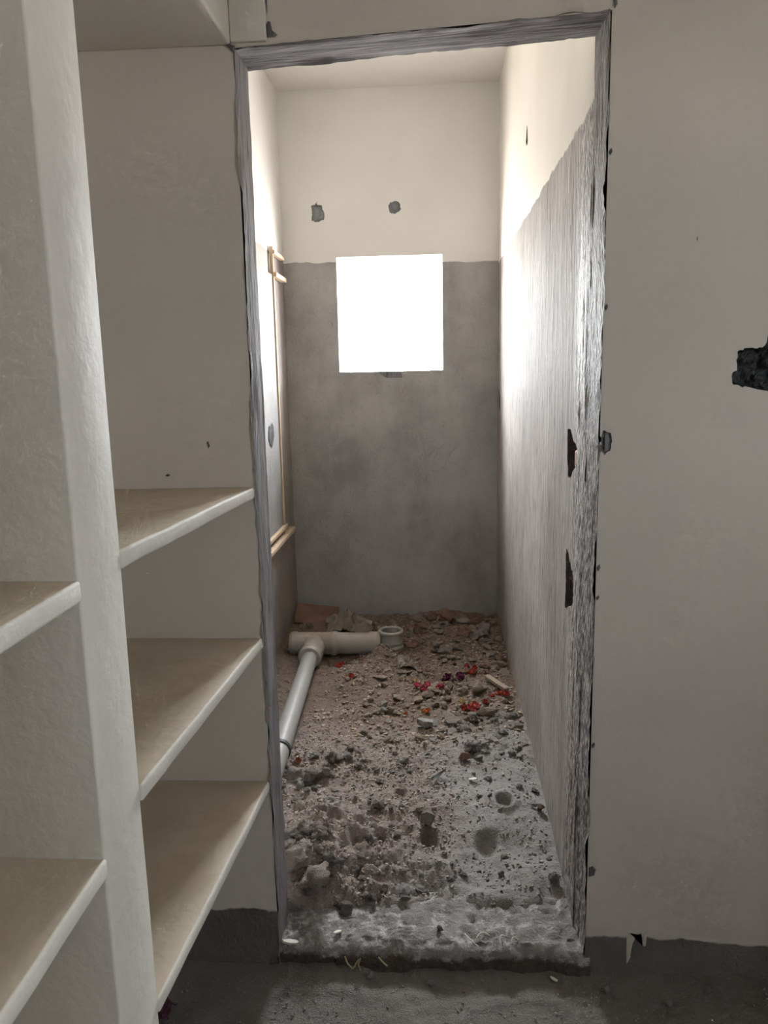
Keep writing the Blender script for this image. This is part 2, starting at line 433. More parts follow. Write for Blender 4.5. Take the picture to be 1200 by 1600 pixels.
# ------------------------------------------------------------------ structure
D, DB, YB = 1.71, 1.82, 4.28              # doorway wall front, its back, far bathroom wall
XJL, XJR = -0.405, 0.364                  # door jambs
XBL, XBR = -0.80, 0.355                   # bathroom side walls
XL, XR, YR, ZC = -0.86, 2.0, -2.4, 2.95   # main room
def lintel(x): return 2.16+(np.asarray(x)-XJL)/(XJR-XJL)*0.034
def poly_in(pts):
    P = np.array(pts)
    def f(u, v):
        r = np.zeros(np.shape(u), bool); j = len(P)-1
        for i in range(len(P)):
            xi, yi = P[i]; xj, yj = P[j]
            c = ((yi > v) != (yj > v)) & (u < (xj-xi)*(v-yi)/(yj-yi+1e-12)+xi)
            r ^= c; j = i
        return r
    return f
def ragged(pts, amp=0.004, n=5, seed=1):
    rnd = random.Random(seed); o = []
    for i in range(len(pts)):
        a = pts[i]; b = pts[(i+1) % len(pts)]
        for k in range(n):
            t = k/n; o.append((a[0]+(b[0]-a[0])*t+rnd.uniform(-amp, amp), a[1]+(b[1]-a[1])*t+rnd.uniform(-amp, amp)))
    return o

# doorway wall, with the chiselled black hole on the right and a small one at the jamb
pitA = ragged([(0.648, 1.522), (0.668, 1.53), (0.69, 1.527), (0.703, 1.534), (0.708, 1.562), (0.80, 1.566), (0.83, 1.53), (0.90, 1.52), (0.90, 1.44), (0.76, 1.436), (0.67, 1.444), (0.655, 1.452), (0.640, 1.452), (0.636, 1.475), (0.648, 1.485)], 0.003, 4, 3)
pitB = ragged([(0.372, 1.362), (0.386, 1.352), (0.392, 1.335), (0.386, 1.315), (0.374, 1.305), (0.366, 1.318), (0.366, 1.35)], 0.002, 3, 4)
us = axis(XL, XR, 0.25, [(0.6, 0.93, 0.004), (0.37, 0.40, 0.003)])
us = np.array(sorted(set(list(us)+[XJL, XJR])))
vs = axis(-0.02, ZC, 0.25, [(1.42, 1.59, 0.004), (1.29, 1.38, 0.003)])
vs = np.array(sorted(set([v for v in vs if abs(v-2.16) > 0.02]+[2.16])))
def f_front(U, V):
    Y = np.full(U.shape, D)
    Z = np.where(np.abs(V-2.16) < 1e-4, lintel(U)*((U >= XJL-.001) & (U <= XJR+.001))+V*~((U >= XJL-.001) & (U <= XJR+.001)), V)
    return U, Y, Z
in_door = lambda u, v: (u > XJL) & (u < XJR) & (v < 2.16)
wf = sheet('wall_front', us, vs, f_front, M['front'], cut=in_door, smooth=False,
           holes=[('chiselled_hole', M['pit'], pitA, lambda u, v: 0.022+0.022*fbm(u*45, v*45, 3)+0.02*(u > 0.69), (0, 1, 0)),
                  ('plaster_patch', M['chip'], pitB, lambda u, v: 0.008+0.008*fbm(u*80, v*80, 9), (0, 1, 0))])
tag(wf, 'off-white plastered wall around the rough doorway, grey strip at its foot', 'wall', kind='structure')
# the bathroom side of the same wall
us2 = np.array(sorted([XL, XBL, XJL, XJR, 0.7, XR])); vs2 = np.array([-0.02, 1.0, 2.16, ZC])
def f_fb(U, V):
    return U, np.full(U.shape, DB), np.where(np.abs(V-2.16) < 1e-4, lintel(np.clip(U, XJL, XJR)), V)
sheet('rear_face', us2, vs2, f_fb, M['paint'], cut=in_door, parent=wf, flip=True, smooth=False)
for x0, x1, z0, z1 in ((XL-.1, XJL-.012, -.02, 2.19), (XJR+.012, .60, -.02, 2.21), (.94, XR+.1, -.02, 2.21), (.60, .94, -.02, 1.40), (.60, .94, 1.60, 2.21), (XL-.1, XR+.1, 2.205, ZC)):
    solid('masonry', x0, x1, D+.004 if not (x0 < .4 < x1 and z1 < 2.21) else D+.03, DB-.004, z0, z1, M['pit_grey'], wf, 0, 0, 0, smooth=False)
solid('masonry', .60, .94, D+.085, DB-.004, 1.40, 1.60, M['pit_grey'], wf, 0, 0, 0, smooth=False)
# reveals of the opening: bare cement with a ragged proud lip
def lip(t, sd): return 0.004*fbm(t*14, t*0+sd, sd, 4, 0.65)
vz = axis(-0.01, 2.20, 0.012); uy = axis(D-0.003, DB+0.003, 0.011)
def f_jl(U, V):
    e = np.exp(-(U-(D-.003))/0.012)
    top = lintel(XJL)+0.004
    X = XJL+0.003+0.003*fbm(U*30, V*9, 21)+lip(V, 5)*e*1.6-0.006*e*np.clip(vnoise(V*25, U*0, 8), 0, 1)
    return X, U+lip(V, 7)*e*1.2, np.minimum(V, top)
tag(sheet('jamb_reveal', uy, vz, f_jl, M['reveal'], parent=wf), 'bare grey cement reveal of the left jamb')
def f_jr(U, V):
    e = np.exp(-(U-(D-.003))/0.012)
    X = XJR-0.003-(U-D)/(DB-D)*(XJR-XBR-0.002)+0.004*fbm(U*40, V*7, 31)-lip(V, 6)*e*1.8
    return X, U+lip(V, 17)*e*1.2, np.minimum(V, lintel(XJR)+0.004)
tag(sheet('jamb_reveal', uy, vz, f_jr, M['jamb_right'], parent=wf, flip=True), 'ridged wet-looking cement reveal of the right jamb, glints painted on')
ux = axis(XJL-0.004, XJR+0.004, 0.012)
def f_ln(U, V):
    e = np.exp(-(V-(D-.003))/0.012); eb = np.exp(-(DB-V)/0.01)
    Z = lintel(U)-0.003+0.003*fbm(U*9, V*30, 41)+lip(U, 15)*e*1.8-0.004*eb*fbm(U*20, U*0, 12)
    return U, V+lip(U, 27)*e, Z
tag(sheet('lintel_reveal', ux, uy, f_ln, M['lintel'], parent=wf, flip=True), 'brushed grey cement underside of the lintel')

def flake(name, pts, y, m, parent, th=0.003, sd=0):
    """thin raised flake or drip on the doorway wall, outline in x, z"""
    n = len(pts); c = np.mean(np.array(pts), 0)
    v = [(x, y, z) for x, z in pts]+[(c[0]+(x-c[0])*0.75, y-th, c[1]+(z-c[1])*0.75) for x, z in pts]
    f = [tuple(range(n, 2*n))[::-1]]+[(i, n+i, n+(i+1) % n, (i+1) % n) for i in range(n)]
    return pyd(name, v, f, m, parent)
flake('plaster_crack', [(-.334, 2.95), (-.331, 2.6), (-.333, 2.32), (-.330, 2.25), (-.331, 2.215), (-.335, 2.25), (-.337, 2.31), (-.336, 2.6), (-.338, 2.95)], D-0.002, M['chip'], wf, 0.002)
flake('plaster_chip', [(-.334, 2.20), (-.330, 2.207), (-.325, 2.205), (-.322, 2.188), (-.312, 2.18), (-.318, 2.176), (-.333, 2.176)], D-0.001, M['chip'], wf)
flake('plaster_chip', [(-.40, 2.163), (-.412, 2.168), (-.420, 2.166), (-.412, 2.158), (-.404, 2.150)], D-0.001, M['chip'], wf)
flake('plaster_chip', [(.366, 2.215), (.372, 2.218), (.374, 2.205), (.368, 2.196)], D-0.001, M['chip'], wf)
flake('plaster_chip', [(.367, .30), (.376, .305), (.384, .296), (.380, .280), (.368, .276)], D-0.001, M['chip'], wf)
for zz in (1.93, 1.62, 1.05, 0.98, 0.62):
    h = 0.006+0.004*random.random()
    flake('plaster_chip', [(.365, zz), (.371, zz+h), (.373, zz), (.369, zz-h)], D-0.001, M['chip'], wf, 0.002)
flake('paint_chip', [(-.512, 1.346), (-.508, 1.350), (-.505, 1.338), (-.509, 1.332)], D, M['chip'], wf, 0.001)
flake('paint_chip', [(-.614, 1.272), (-.607, 1.276), (-.600, 1.273), (-.607, 1.269)], D, M['chip'], wf, 0.001)
flake('paint_chip', [(.551, 1.757), (.553, 1.757), (.553, 1.750), (.551, 1.750)], D, M['chip'], wf, 0.001)
flake('paint_drip', [(.463, .135), (.500, .135), (.503, .123), (.506, .110), (.507, .088), (.511, .088), (.512, .110), (.512, .135), (.505, .137), (.492, .128), (.483, .116), (.476, .098), (.471, .07), (.469, .042), (.466, .038), (.465, .06), (.464, .10)][::-1], D-0.0005, M['white_drip'], wf, 0.0015)
flake('skirting_stain', [(.594, .112), (.600, .112), (.606, .095), (.606, .085), (.600, .088), (.597, .1)], D-0.0005, M['chip'], wf, 0.001)
# plastered strip above the lintel where the loft front meets the wall
solid('plaster_strip', XJL-0.004, -0.334, D-0.010, D+0.004, 2.168, ZC, M['shelf'], wf, 0.003, 0.001, 0.2)

# bathroom right wall with two chiselled pits
pit1 = ragged([(2.075, 1.245), (2.088, 1.285), (2.085, 1.335), (2.055, 1.342), (1.99, 1.315), (1.945, 1.300), (1.94, 1.262), (1.985, 1.238), (2.02, 1.21), (2.06, 1.205)], 0.005, 4, 7)
pit2 = ragged([(2.07, .995), (2.05, 1.018), (2.0, .995), (1.955, .965), (1.94, .93), (1.945, .89), (1.99, .868), (2.04, .85), (2.062, .842), (2.05, .90), (2.06, .95)], 0.005, 4, 8)
pit3 = ragged([(4.13, 1.36), (4.19, 1.40), (4.2, 1.30), (4.14, 1.26)], 0.006, 3, 12)
pit4 = ragged([(3.03, 2.31), (3.06, 2.39), (3.09, 2.33), (3.06, 2.305)], 0.004, 3, 13)
us = axis(DB-0.012, YB+0.02, 0.05, [(DB-0.012, 2.12, 0.006), (3.02, 3.1, 0.01), (4.1, 4.22, 0.012)])
vs = axis(-0.02, ZC, 0.05, [(0.82, 1.04, 0.006), (1.19, 1.36, 0.006), (1.24, 1.42, 0.008), (2.29, 2.40, 0.008)])
def f_br(U, V):
    wet = sstep(2.02, 1.93, U)*sstep(2.1, 1.6, V)
    X = XBR+0.006*fbm(U*5, V*0.8, 51)*sstep(2.08, 2.02, V)+0.005*wet*fbm(U*60, V*8, 52)
    return X, U, V
wbr = sheet('wall_bathroom_right', us, vs, f_br, M['bath_right'], flip=True,
            holes=[('chiselled_pit', M['pit_brown'], pit1, lambda u, v: 0.03+0.02*fbm(u*40, v*40, 53), (1, 0, 0)),
                   ('chiselled_pit', M['pit_brown'], pit2, lambda u, v: 0.026+0.02*fbm(u*40, v*40, 54), (1, 0, 0)),
                   ('chiselled_pit', M['pit'], pit3, lambda u, v: 0.012+0*u, (1, 0, 0)), ('chiselled_pit', M['pit'], pit4, lambda u, v: 0.012+0*u, (1, 0, 0))])
tag(wbr, 'right bathroom wall, cream paint above streaked grey cement with chiselled pits', 'wall', kind='structure')
solid('brick_face', XBR+0.006, XBR+0.05, 1.935, 1.99, 1.243, 1.288, M['brick'], wbr, 0.005, 0.004, 0.02)

# far wall with the window opening
ph1 = ragged([(-.635, 2.38), (-.615, 2.385), (-.612, 2.405), (-.600, 2.385), (-.578, 2.378), (-.572, 2.345), (-.567, 2.31), (-.60, 2.297), (-.638, 2.302), (-.632, 2.34)], 0.004, 4, 21)
ph2 = ragged([(-.222, 2.378), (-.19, 2.392), (-.165, 2.375), (-.162, 2.345), (-.188, 2.32), (-.215, 2.33), (-.226, 2.355)], 0.004, 4, 22)
us = axis(XBL-0.02, XBR+0.03, 0.08, [(-.65, -.55, 0.006), (-.24, -.15, 0.006)])
us = np.array(sorted(set([x for x in us if min(abs(x-WX0), abs(x-WX1)) > 0.004]+[WX0, WX1])))
vs = axis(-0.02, ZC, 0.08, [(2.28, 2.42, 0.006)])
vs = np.array(sorted(set([x for x in vs if min(abs(x-WZ0), abs(x-WZ1)) > 0.02]+[WZ0, WZ1])))
def f_bb(U, V):
    Y = YB-0.004*fbm(U*4, V*4, 61)*(1-np.isin(U, (WX0, WX1)))
    return U, Y, V
wbb = sheet('wall_bathroom_far', us, vs, f_bb, M['bath_back'],
            cut=lambda u, v: (u > WX0) & (u < WX1) & (v > WZ0) & (v < WZ1),
            holes=[('chiselled_patch', M['pit_grey'], ph1, lambda u, v: 0.02+0.014*fbm(u*50, v*50, 62), (0, 1, 0)),
                   ('chiselled_patch', M['pit_grey'], ph2, lambda u, v: 0.016+0.014*fbm(u*50, v*50, 63), (0, 1, 0))])
tag(wbb, 'far bathroom wall, off-white above dark grey cement, square window opening', 'wall', kind='structure')
# window_1: the plastered lining of the opening (four slabs, deep reveal)
wn1 = empty('window_1', ((WX0+WX1)/2, YB, WZ0)); tag(wn1, 'small square unglazed window opening glowing with daylight', 'window', kind='structure')
def kid(o, par):
    o.parent = par; o.matrix_parent_inverse = par.matrix_world.inverted() if par.matrix_world != Matrix.Identity(4) else Matrix.Translation(par.location).inverted()
    return o
for nm, bx in (('sill', (WX0-.03, WX1+.03, YB+.002, YB_OUT, WZ0-.04, WZ0)), ('lintel', (WX0-.03, WX1+.03, YB+.002, YB_OUT, WZ1, WZ1+.04)),
               ('jamb', (WX0-.04, WX0, YB+.002, YB_OUT, WZ0-.04, WZ1+.04)), ('jamb', (WX1, WX1+.04, YB+.002, YB_OUT, WZ0-.04, WZ1+.04))):
    kid(solid(nm, *bx, M['reveal'], None, 0.004, 0.002, 0.08), wn1)
# masonry behind the far wall, so the wall has its depth
for k, (x0, x1, z0, z1) in enumerate(((XBL-.1, WX0-.04, -.02, ZC), (WX1+.04, XBR+.1, -.02, ZC), (WX0-.04, WX1+.04, -.02, WZ0-.04), (WX0-.04, WX1+.04, WZ1+.04, ZC))):
    solid('masonry', x0, x1, YB+.05, YB_OUT, z0, z1, M['pit_grey'], wbb, 0, 0, 0, smooth=False)

solid('masonry', XBR+.075, XBR+.2, D+.05, YB_OUT, -.02, ZC, M['pit_grey'], wbr, 0, 0, 0, smooth=False)
# left bathroom wall
us = axis(DB, YB+0.02, 0.06); vs = axis(-0.02, ZC, 0.06)
wbl = sheet('wall_bathroom_left', us, vs, lambda U, V: (XBL+0.005*fbm(U*4, V*3, 71), U, V), M['bath_left'])
solid('masonry', XBL-.15, XBL-.02, DB, YB_OUT, -.02, ZC, M['pit_grey'], wbl, 0, 0, 0, smooth=False)
tag(wbl, 'left bathroom wall sliver, cream paint above pinkish grey cement', 'wall', kind='structure')
def plate(name, x0, x1, y0, y1, z, m, label, up=True, kind='structure', cat='ceiling', th=0.1):
    o = solid(name, x0, x1, y0, y1, z if not up else z-th, z+th if not up else z, m, None, 0, 0, 0, smooth=False)
    tag(o, label, cat, kind=kind); return o
plate('ceiling_bathroom', XBL-.1, XBR+.1, DB, YB_OUT, ZC, M['ceiling'], 'white bathroom ceiling seen through the doorway', up=False)
plate('ceiling', XL-.1, XR+.1, YR-.1, D, ZC, M['ceiling'], 'white ceiling of the room in front of the doorway', up=False)
wl = solid('wall_left', XL-.1, XL, YR, D, -.02, ZC, M['paint'], None, 0, 0, 0, smooth=False)
tag(wl, 'off-white wall behind the built-in shelves', 'wall', kind='structure')
wr = solid('wall_rear', XL-.1, XR+.1, YR-.1, YR, -.02, ZC, M['paint'], None, 0, 0, 0, smooth=False)
tag(wr, 'off-white wall behind the camera', 'wall', kind='structure')
us = np.array([YR, RY0, RY1, D+.1]); vs = np.array([-.02, RZ0, RZ1, ZC])
wrt = sheet('wall_right', us, vs, lambda U, V: (np.full(U.shape, XR), U, V), M['paint'], flip=True, smooth=False,
            cut=lambda u, v: (u > RY0) & (u < RY1) & (v > RZ0) & (v < RZ1))
tag(wrt, 'off-white side wall with a window beside the camera', 'wall', kind='structure')
pw_ = solid('added_light_block', XR+.85, XR+.97, YR, D+1.2, -.1, 1.74, M['paint'], None, 0, 0, 0, smooth=False)  # unseen block, added to keep the top of the front wall dimmer
tag(pw_, 'added unseen block outside the side window, cuts light to the upper front wall', 'wall', kind='structure')
wn2 = empty('window_2', (XR, (RY0+RY1)/2, RZ0)); tag(wn2, 'unglazed side window of the room, out of the photograph', 'window', kind='structure')
for nm, bx in (('sill', (XR-.002, XR+.2, RY0-.04, RY1+.04, RZ0-.04, RZ0)), ('lintel', (XR-.002, XR+.2, RY0-.04, RY1+.04, RZ1, RZ1+.04)),
               ('jamb', (XR-.002, XR+.2, RY0-.04, RY0, RZ0, RZ1)), ('jamb', (XR-.002, XR+.2, RY1, RY1+.04, RZ0, RZ1))):
    kid(solid(nm, *bx, M['paint'], None, 0, 0, 0, smooth=False), wn2)

# main floor: rough dark screed, finely uneven near the doorway
us = axis(XL-.05, XR, 0.15, [(-0.86, 1.0, 0.009)]); vs = axis(YR, D+0.02, 0.2, [(1.25, D+0.02, 0.009)])
def f_floor(U, V):
    return U, V, 0.010*fbm(U*7, V*7, 81, 3)+0.006*clods(U*28, V*28, 82)*(vnoise(U*9, V*9, 83) > -0.05)+0.008*np.exp(-(D-V)/0.05)
fl = sheet('floor', us, vs, f_floor, M['floor'])
tag(fl, 'rough dark gritty cement floor in front of the doorway', 'floor', kind='structure')

# threshold under the doorway: rough cement on a muddy face
us = axis(XJL-0.02, XJR+0.012, 0.007)
prof = [(D-0.006, -0.02), (D-0.005, 0.012), (D-0.003, 0.03), (D-0.001, 0.045), (D+0.006, 0.055), (D+0.018, 0.059)]+[(D+0.018+0.008*k, 0.060) for k in range(1, 22)]
ps = np.arange(len(prof), dtype=float)
def f_sill(U, V):
    k = V.astype(int); P = np.array(prof); y = P[k, 0]; z = P[k, 1]
    t = np.clip((k-2)/4.0, 0, 1)
    y2 = y-0.012*(1-t)*0.3+0.022*fbm(U*9, k*0.25, 91, 4, 0.6)*np.where(k < 8, 1, 0.2)
    z2 = z+(0.014*fbm(U*8, y*9, 92, 3)+0.008*fbm(U*45, y*45, 93, 3)+0.006*clods(U*40, y*40, 94))*t
    return U, y2, z2
th = sheet('threshold', us, ps, f_sill, M['sill'], flip=False)
tag(th, 'rough grey cement door threshold with white splashes and muddy front face', 'threshold', kind='structure')

# ------------------------------------------------------------------ rubble bed of the bathroom
GX0, GX1, GY0, GY1, GS = -0.82, 0.375, 1.80, 4.30, 0.0065
PITS = [(-.371, 2.203, .022, .030, .042), (-.322, 2.178, .022, .028, .036), (-.243, 2.102, .024, .030, .034), (-.171, 2.117, .018, .026, .034), (-.022, 2.135, .022, .036, .040), (.219, 2.308, .022, .028, .036), (.149, 2.124, .03, .04, .022), (-.12, 2.35, .02, .02, .02)]
def ground(x, y):
    x = np.asarray(x, float); y = np.asarray(y, float)
    z = 0.066+0.030*sstep(1.86, 2.5, y)+0.012*sstep(3.3, 4.2, y)
    z = z+0.055*blob(x, y, -.40, 2.02, .13, .17)+0.030*blob(x, y, -.18, 2.20, .18, .16)+0.018*blob(x, y, .20, 2.28, .12, .16)+0.012*blob(x, y, .25, 1.98, .1, .1)
    z = z-0.020*blob(x, y, .18, 2.10, .12, .09)-0.02*blob(x, y, -.08, 1.93, .2, .06)
    z = z+0.035*blob(x, y, .20, 3.95, .25, .35)+0.03*blob(x, y, -.32, 3.45, .12, .16)-0.03*blob(x, y, -.45, 3.62, .14, .08)+0.05*blob(x, y, -.62, 4.1, .25, .16)
    z = z-0.02*blob(x, y, -.60, 3.0, .09, .7)
    sandy = sstep(-0.02, 0.14, x+0.12*vnoise(x*5, y*5, 7))*sstep(2.75, 2.5, y)
    z = z+0.030*fbm(x*4.5, y*4.5, 101, 3)+0.010*fbm(x*22, y*22, 102, 3)
    c = (0.005+0.013*sstep(0.0, -0.25, x)*sstep(2.5, 2.2, y))*clods(x*17, y*17, 103)*sstep(-.15, .1, vnoise(x*6, y*6, 104))+0.009*clods(x*36, y*36, 105)*sstep(-.2, .1, vnoise(x*11, y*11, 109))+0.006*clods(x*75, y*75, 106)+0.006*fbm(x*55, y*55, 107, 3, .6)
    z = z+c*(1-0.72*sandy)*(0.75+0.5*sstep(2.4, 1.9, y)*sstep(0.0, -0.2, x))
    smooth_far = blob(x, y, -.42, 3.15, .16, .22)
    z = z-c*0.5*smooth_far
    z = z-0.075*sstep(1.90, 1.80, y)+0.055*blob(x, y, -.27, 3.60, .07, .07)
    for px, py, rx, ry, d in PITS:
        z = z-d*np.exp(-((((x-px)/rx)**2+((y-py)/ry)**2)**2))+0.25*d*np.exp(-((np.sqrt(((x-px)/rx)**2+((y-py)/ry)**2)-1.5)/0.35)**2)
    return z
us = np.arange(GX0, GX1, GS); vs = np.arange(GY0, GY1, GS)
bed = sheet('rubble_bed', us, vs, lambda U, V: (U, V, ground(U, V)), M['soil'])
tag(bed, 'uneven bed of loose soil and cement covering the bathroom floor', 'rubble', kind='stuff')
tag(plate('floor_bathroom', XBL-.1, XBR+.1, DB, YB_OUT, -0.02, M['pit_grey'], 'cement base under the bathroom rubble', cat='floor'))
def gz(x, y): return float(ground(np.array([x]), np.array([y]))[0])

# stone shapes: convex lumps shared by the stones
def lump(seed, npts=16, flat=0.7):
    r = random.Random(seed); bm = bmesh.new()
    for _ in range(npts):
        v = Vector((r.gauss(0, 1), r.gauss(0, 1), r.gauss(0, 1))).normalized()*r.uniform(0.8, 1.05)
        bm.verts.new((v.x*0.5, v.y*0.5*r.uniform(.75, 1), v.z*0.5*flat))
    res = bmesh.ops.convex_hull(bm, input=bm.verts)
    bmesh.ops.delete(bm, geom=[g for g in res['geom_interior'] if isinstance(g, bmesh.types.BMVert)], context='VERTS')
    bmesh.ops.recalc_face_normals(bm, faces=bm.faces)
    return bm
def clod_bm(seed):
    bm = bmesh.new(); bmesh.ops.create_icosphere(bm, subdivisions=3, radius=0.5)
    for v in bm.verts:
        n = mnoise.noise(v.co*2.6+Vector((seed*7.3, 0, 0)))*0.55+abs(mnoise.noise(v.co*6+Vector((0, seed*5.1, 0))))*0.55+mnoise.noise(v.co*15+Vector((0, seed*5.1, 0)))*0.22
        v.co *= 0.85+n
        v.co.z *= 0.75
    return bm
STM = ['st_grey', 'st_pale', 'st_red', 'st_tan', 'st_dark']
LUMPS = {}
for mk in STM:
    for i in range(6):
        bm = lump(100+i, 15+i, 0.55+0.08*i) if i < 4 else clod_bm(i)
        me = bpy.data.meshes.new('rubble_stone'); bm.to_mesh(me); bm.free(); me.materials.append(M[mk])
        if i >= 4: me.polygons.foreach_set('use_smooth', [True]*len(me.polygons))
        LUMPS[(mk, i)] = me
TAKEN = []
LOOSE = []
def stone(x, y, size, mk, shape, label, group=None, name='rubble_stone', sx=1.0, sy=1.0, sz=1.0, rz=None, tilt=0.3, sink=0.3, z=None):
    o = bpy.data.objects.new(name, LUMPS[(mk, shape)]); COL.objects.link(o)
    zz = gz(x, y) if z is None else z
    o.scale = (size*sx, size*sy, size*sz)
    o.rotation_euler = (random.uniform(-tilt, tilt), random.uniform(-tilt, tilt), random.uniform(0, 6.28) if rz is None else rz)
    o.location = (x, y, zz+size*sz*0.34*(1-sink))
    tag(o, label, 'stone', group); TAKEN.append((x, y, size*0.5))
    return o
# stones that can be told apart
stone(-.335, 1.885, .085, 'st_grey', 4, 'largest knobbly grey-brown clod beside the left jamb, just behind the threshold', sx=1.15, sz=.9, rz=.4)
stone(-.392, 1.845, .062, 'st_grey', 1, 'flat-faced angular block wedged against the foot of the left jamb', sx=1.0, sz=1.1, rz=.3, tilt=.1)
stone(-.400, 1.930, .065, 'st_grey', 5, 'rounded brown clod against the left jamb, above the flat-faced block')
stone(-.373, 2.551, .042, 'st_dark', 5, 'upright dark round clod at the top of the left-hand clod cluster', sz=1.3, sink=.1)
stone(-.425, 2.435, .060, 'st_grey', 4, 'big rounded clod in the middle of the left-hand clod cluster', sink=.1)
stone(-.388, 2.450, .038, 'st_grey', 5, 'small dark-sided clod right of the big clod in the left-hand cluster', sink=.1)
stone(-.440, 2.395, .048, 'st_dark', 4, 'lowest dark clod of the left-hand clod cluster', sink=.1)
stone(-.488, 2.446, .062, 'st_grey', 5, 'wide pale-topped clod between the left jamb and the clod cluster')
stone(-.535, 2.524, .048, 'st_grey', 4, 'rounded clod at the left jamb just below the pipe end')
stone(-.332, 2.240, .052, 'st_pale', 0, 'pale angular stone perched above the two finger-like hollows', sx=1.1, sz=.8, sink=.0)
stone(-.186, 2.262, .058, 'st_grey', 2, 'isolated brown stone with a dark underside near the middle of the bed', sx=1.2, sink=.05)
stone(-.184, 1.830, .055, 'st_grey', 1, 'pinkish brown broken lump just behind the threshold, left of centre', sx=1.1)
stone(-.092, 1.925, .040, 'st_pale', 3, 'small pale flat stone behind the middle of the threshold', sx=1.3, sz=.6)
stone(-.048, 1.985, .028, 'st_pale', 0, 'tiny pale stone above the pale flat stone near the threshold')
stone(-.030, 2.190, .062, 'st_grey', 2, 'brown lump overhanging the deepest hollow in the middle of the bed', sx=1.0, sink=.15)
stone(-.254, 1.848, .048, 'st_dark', 5, 'dark shaded clod right of the largest clod behind the threshold')
stone(-.300, 1.962, .046, 'st_dark', 4, 'dark clod above and right of the largest clod')
stone(-.348, 2.052, .046, 'st_grey', 5, 'round brown clod on the heap by the left jamb')
stone(-.392, 2.075, .050, 'st_grey', 4, 'topmost brown clod on the heap by the left jamb')
stone(-.082, 1.840, .036, 'st_grey', 0, 'small angular stone at the edge of the threshold dip')
stone(.005, 1.772, .024, 'st_dark', 1, 'small dark stone sitting alone on the threshold cement', z=.066, sink=0)
stone(.181, 1.990, .028, 'st_grey', 2, 'small grey stone on the bare sand right of centre', sink=.1)
stone(.324, 1.960, .032, 'st_dark', 5, 'dark clod at the foot of the right wall near the door', sink=.1)
stone(.002, 1.868, .036, 'st_pale', 2, 'pale-topped flat stone just behind the threshold centre', sx=1.3, sz=.6)
stone(.030, 1.902, .044, 'st_grey', 0, 'broken grey lump right of the pale-topped flat stone')
stone(.100, 2.590, .050, 'st_red', 3, 'round flat brick-red fragment lying on grey sand', sz=.9, sink=.0, tilt=.1)
stone(.330, 2.278, .040, 'st_red', 1, 'orange brick chunk against the right wall', sx=1.1, sink=.1)
stone(.312, 2.295, .030, 'st_pale', 0, 'white plaster chunk stuck to the orange brick chunk', sink=-.2)
stone(-.044, 2.860, .088, 'st_pale', 2, 'large pale grey stone below the red petals, mid bed', sx=1.15, sz=.8, sink=.1)
stone(.061, 2.915, .080, 'st_grey', 0, 'broad grey stone right of the large pale stone', sx=1.2, sz=.8, sink=.1)
stone(.204, 2.975, .085, 'st_tan', 3, 'long flat tan slab near the right wall below the petals', sx=1.4, sy=.6, sz=.6, rz=.1, tilt=.1)
stone(.190, 3.185, .070, 'st_tan', 4, 'rounded tan lump in front of the wooden stick')
stone(.054, 3.205, .045, 'st_tan', 2, 'yellowish upright stone between pink and purple petals', sz=1.4, sink=-.1)
stone(-.068, 3.975, .070, 'st_red', 1, 'reddish flat stone at the back right of the upright socket', sx=1.2, sz=.7)
stone(.011, 3.960, .060, 'st_grey', 0, 'grey stone in the back row beside the reddish flat stone')
stone(.063, 4.040, .090, 'st_red', 4, 'tall reddish lump at the top of the back row of stones', sink=.0)
stone(.160, 4.020, .085, 'st_grey', 3, 'wide flat stone at the back wall right of the tall lump', sx=1.2, sz=.7)
stone(.300, 3.480, .085, 'st_tan', 1, 'long tan slab against the right wall', sx=1.3, sy=.6, sz=.6, rz=.15, tilt=.1)
stone(.315, 3.375, .065, 'st_tan', 2, 'tan slab against the right wall, in front of the long tan slab', sx=1.2, sz=.6)
stone(-.25, 3.30, .075, 'st_tan', 0, 'flat tan slab lying in front of the pipe end', sx=1.2, sz=.6)
stone(-.16, 3.12, .06, 'st_tan', 3, 'flat tan stone left of the pink petals', sx=1.2, sz=.6)
stone(-.22, 3.06, .055, 'st_grey', 1, 'grey-brown flat stone in front of the flat tan slab', sx=1.2, sz=.6)

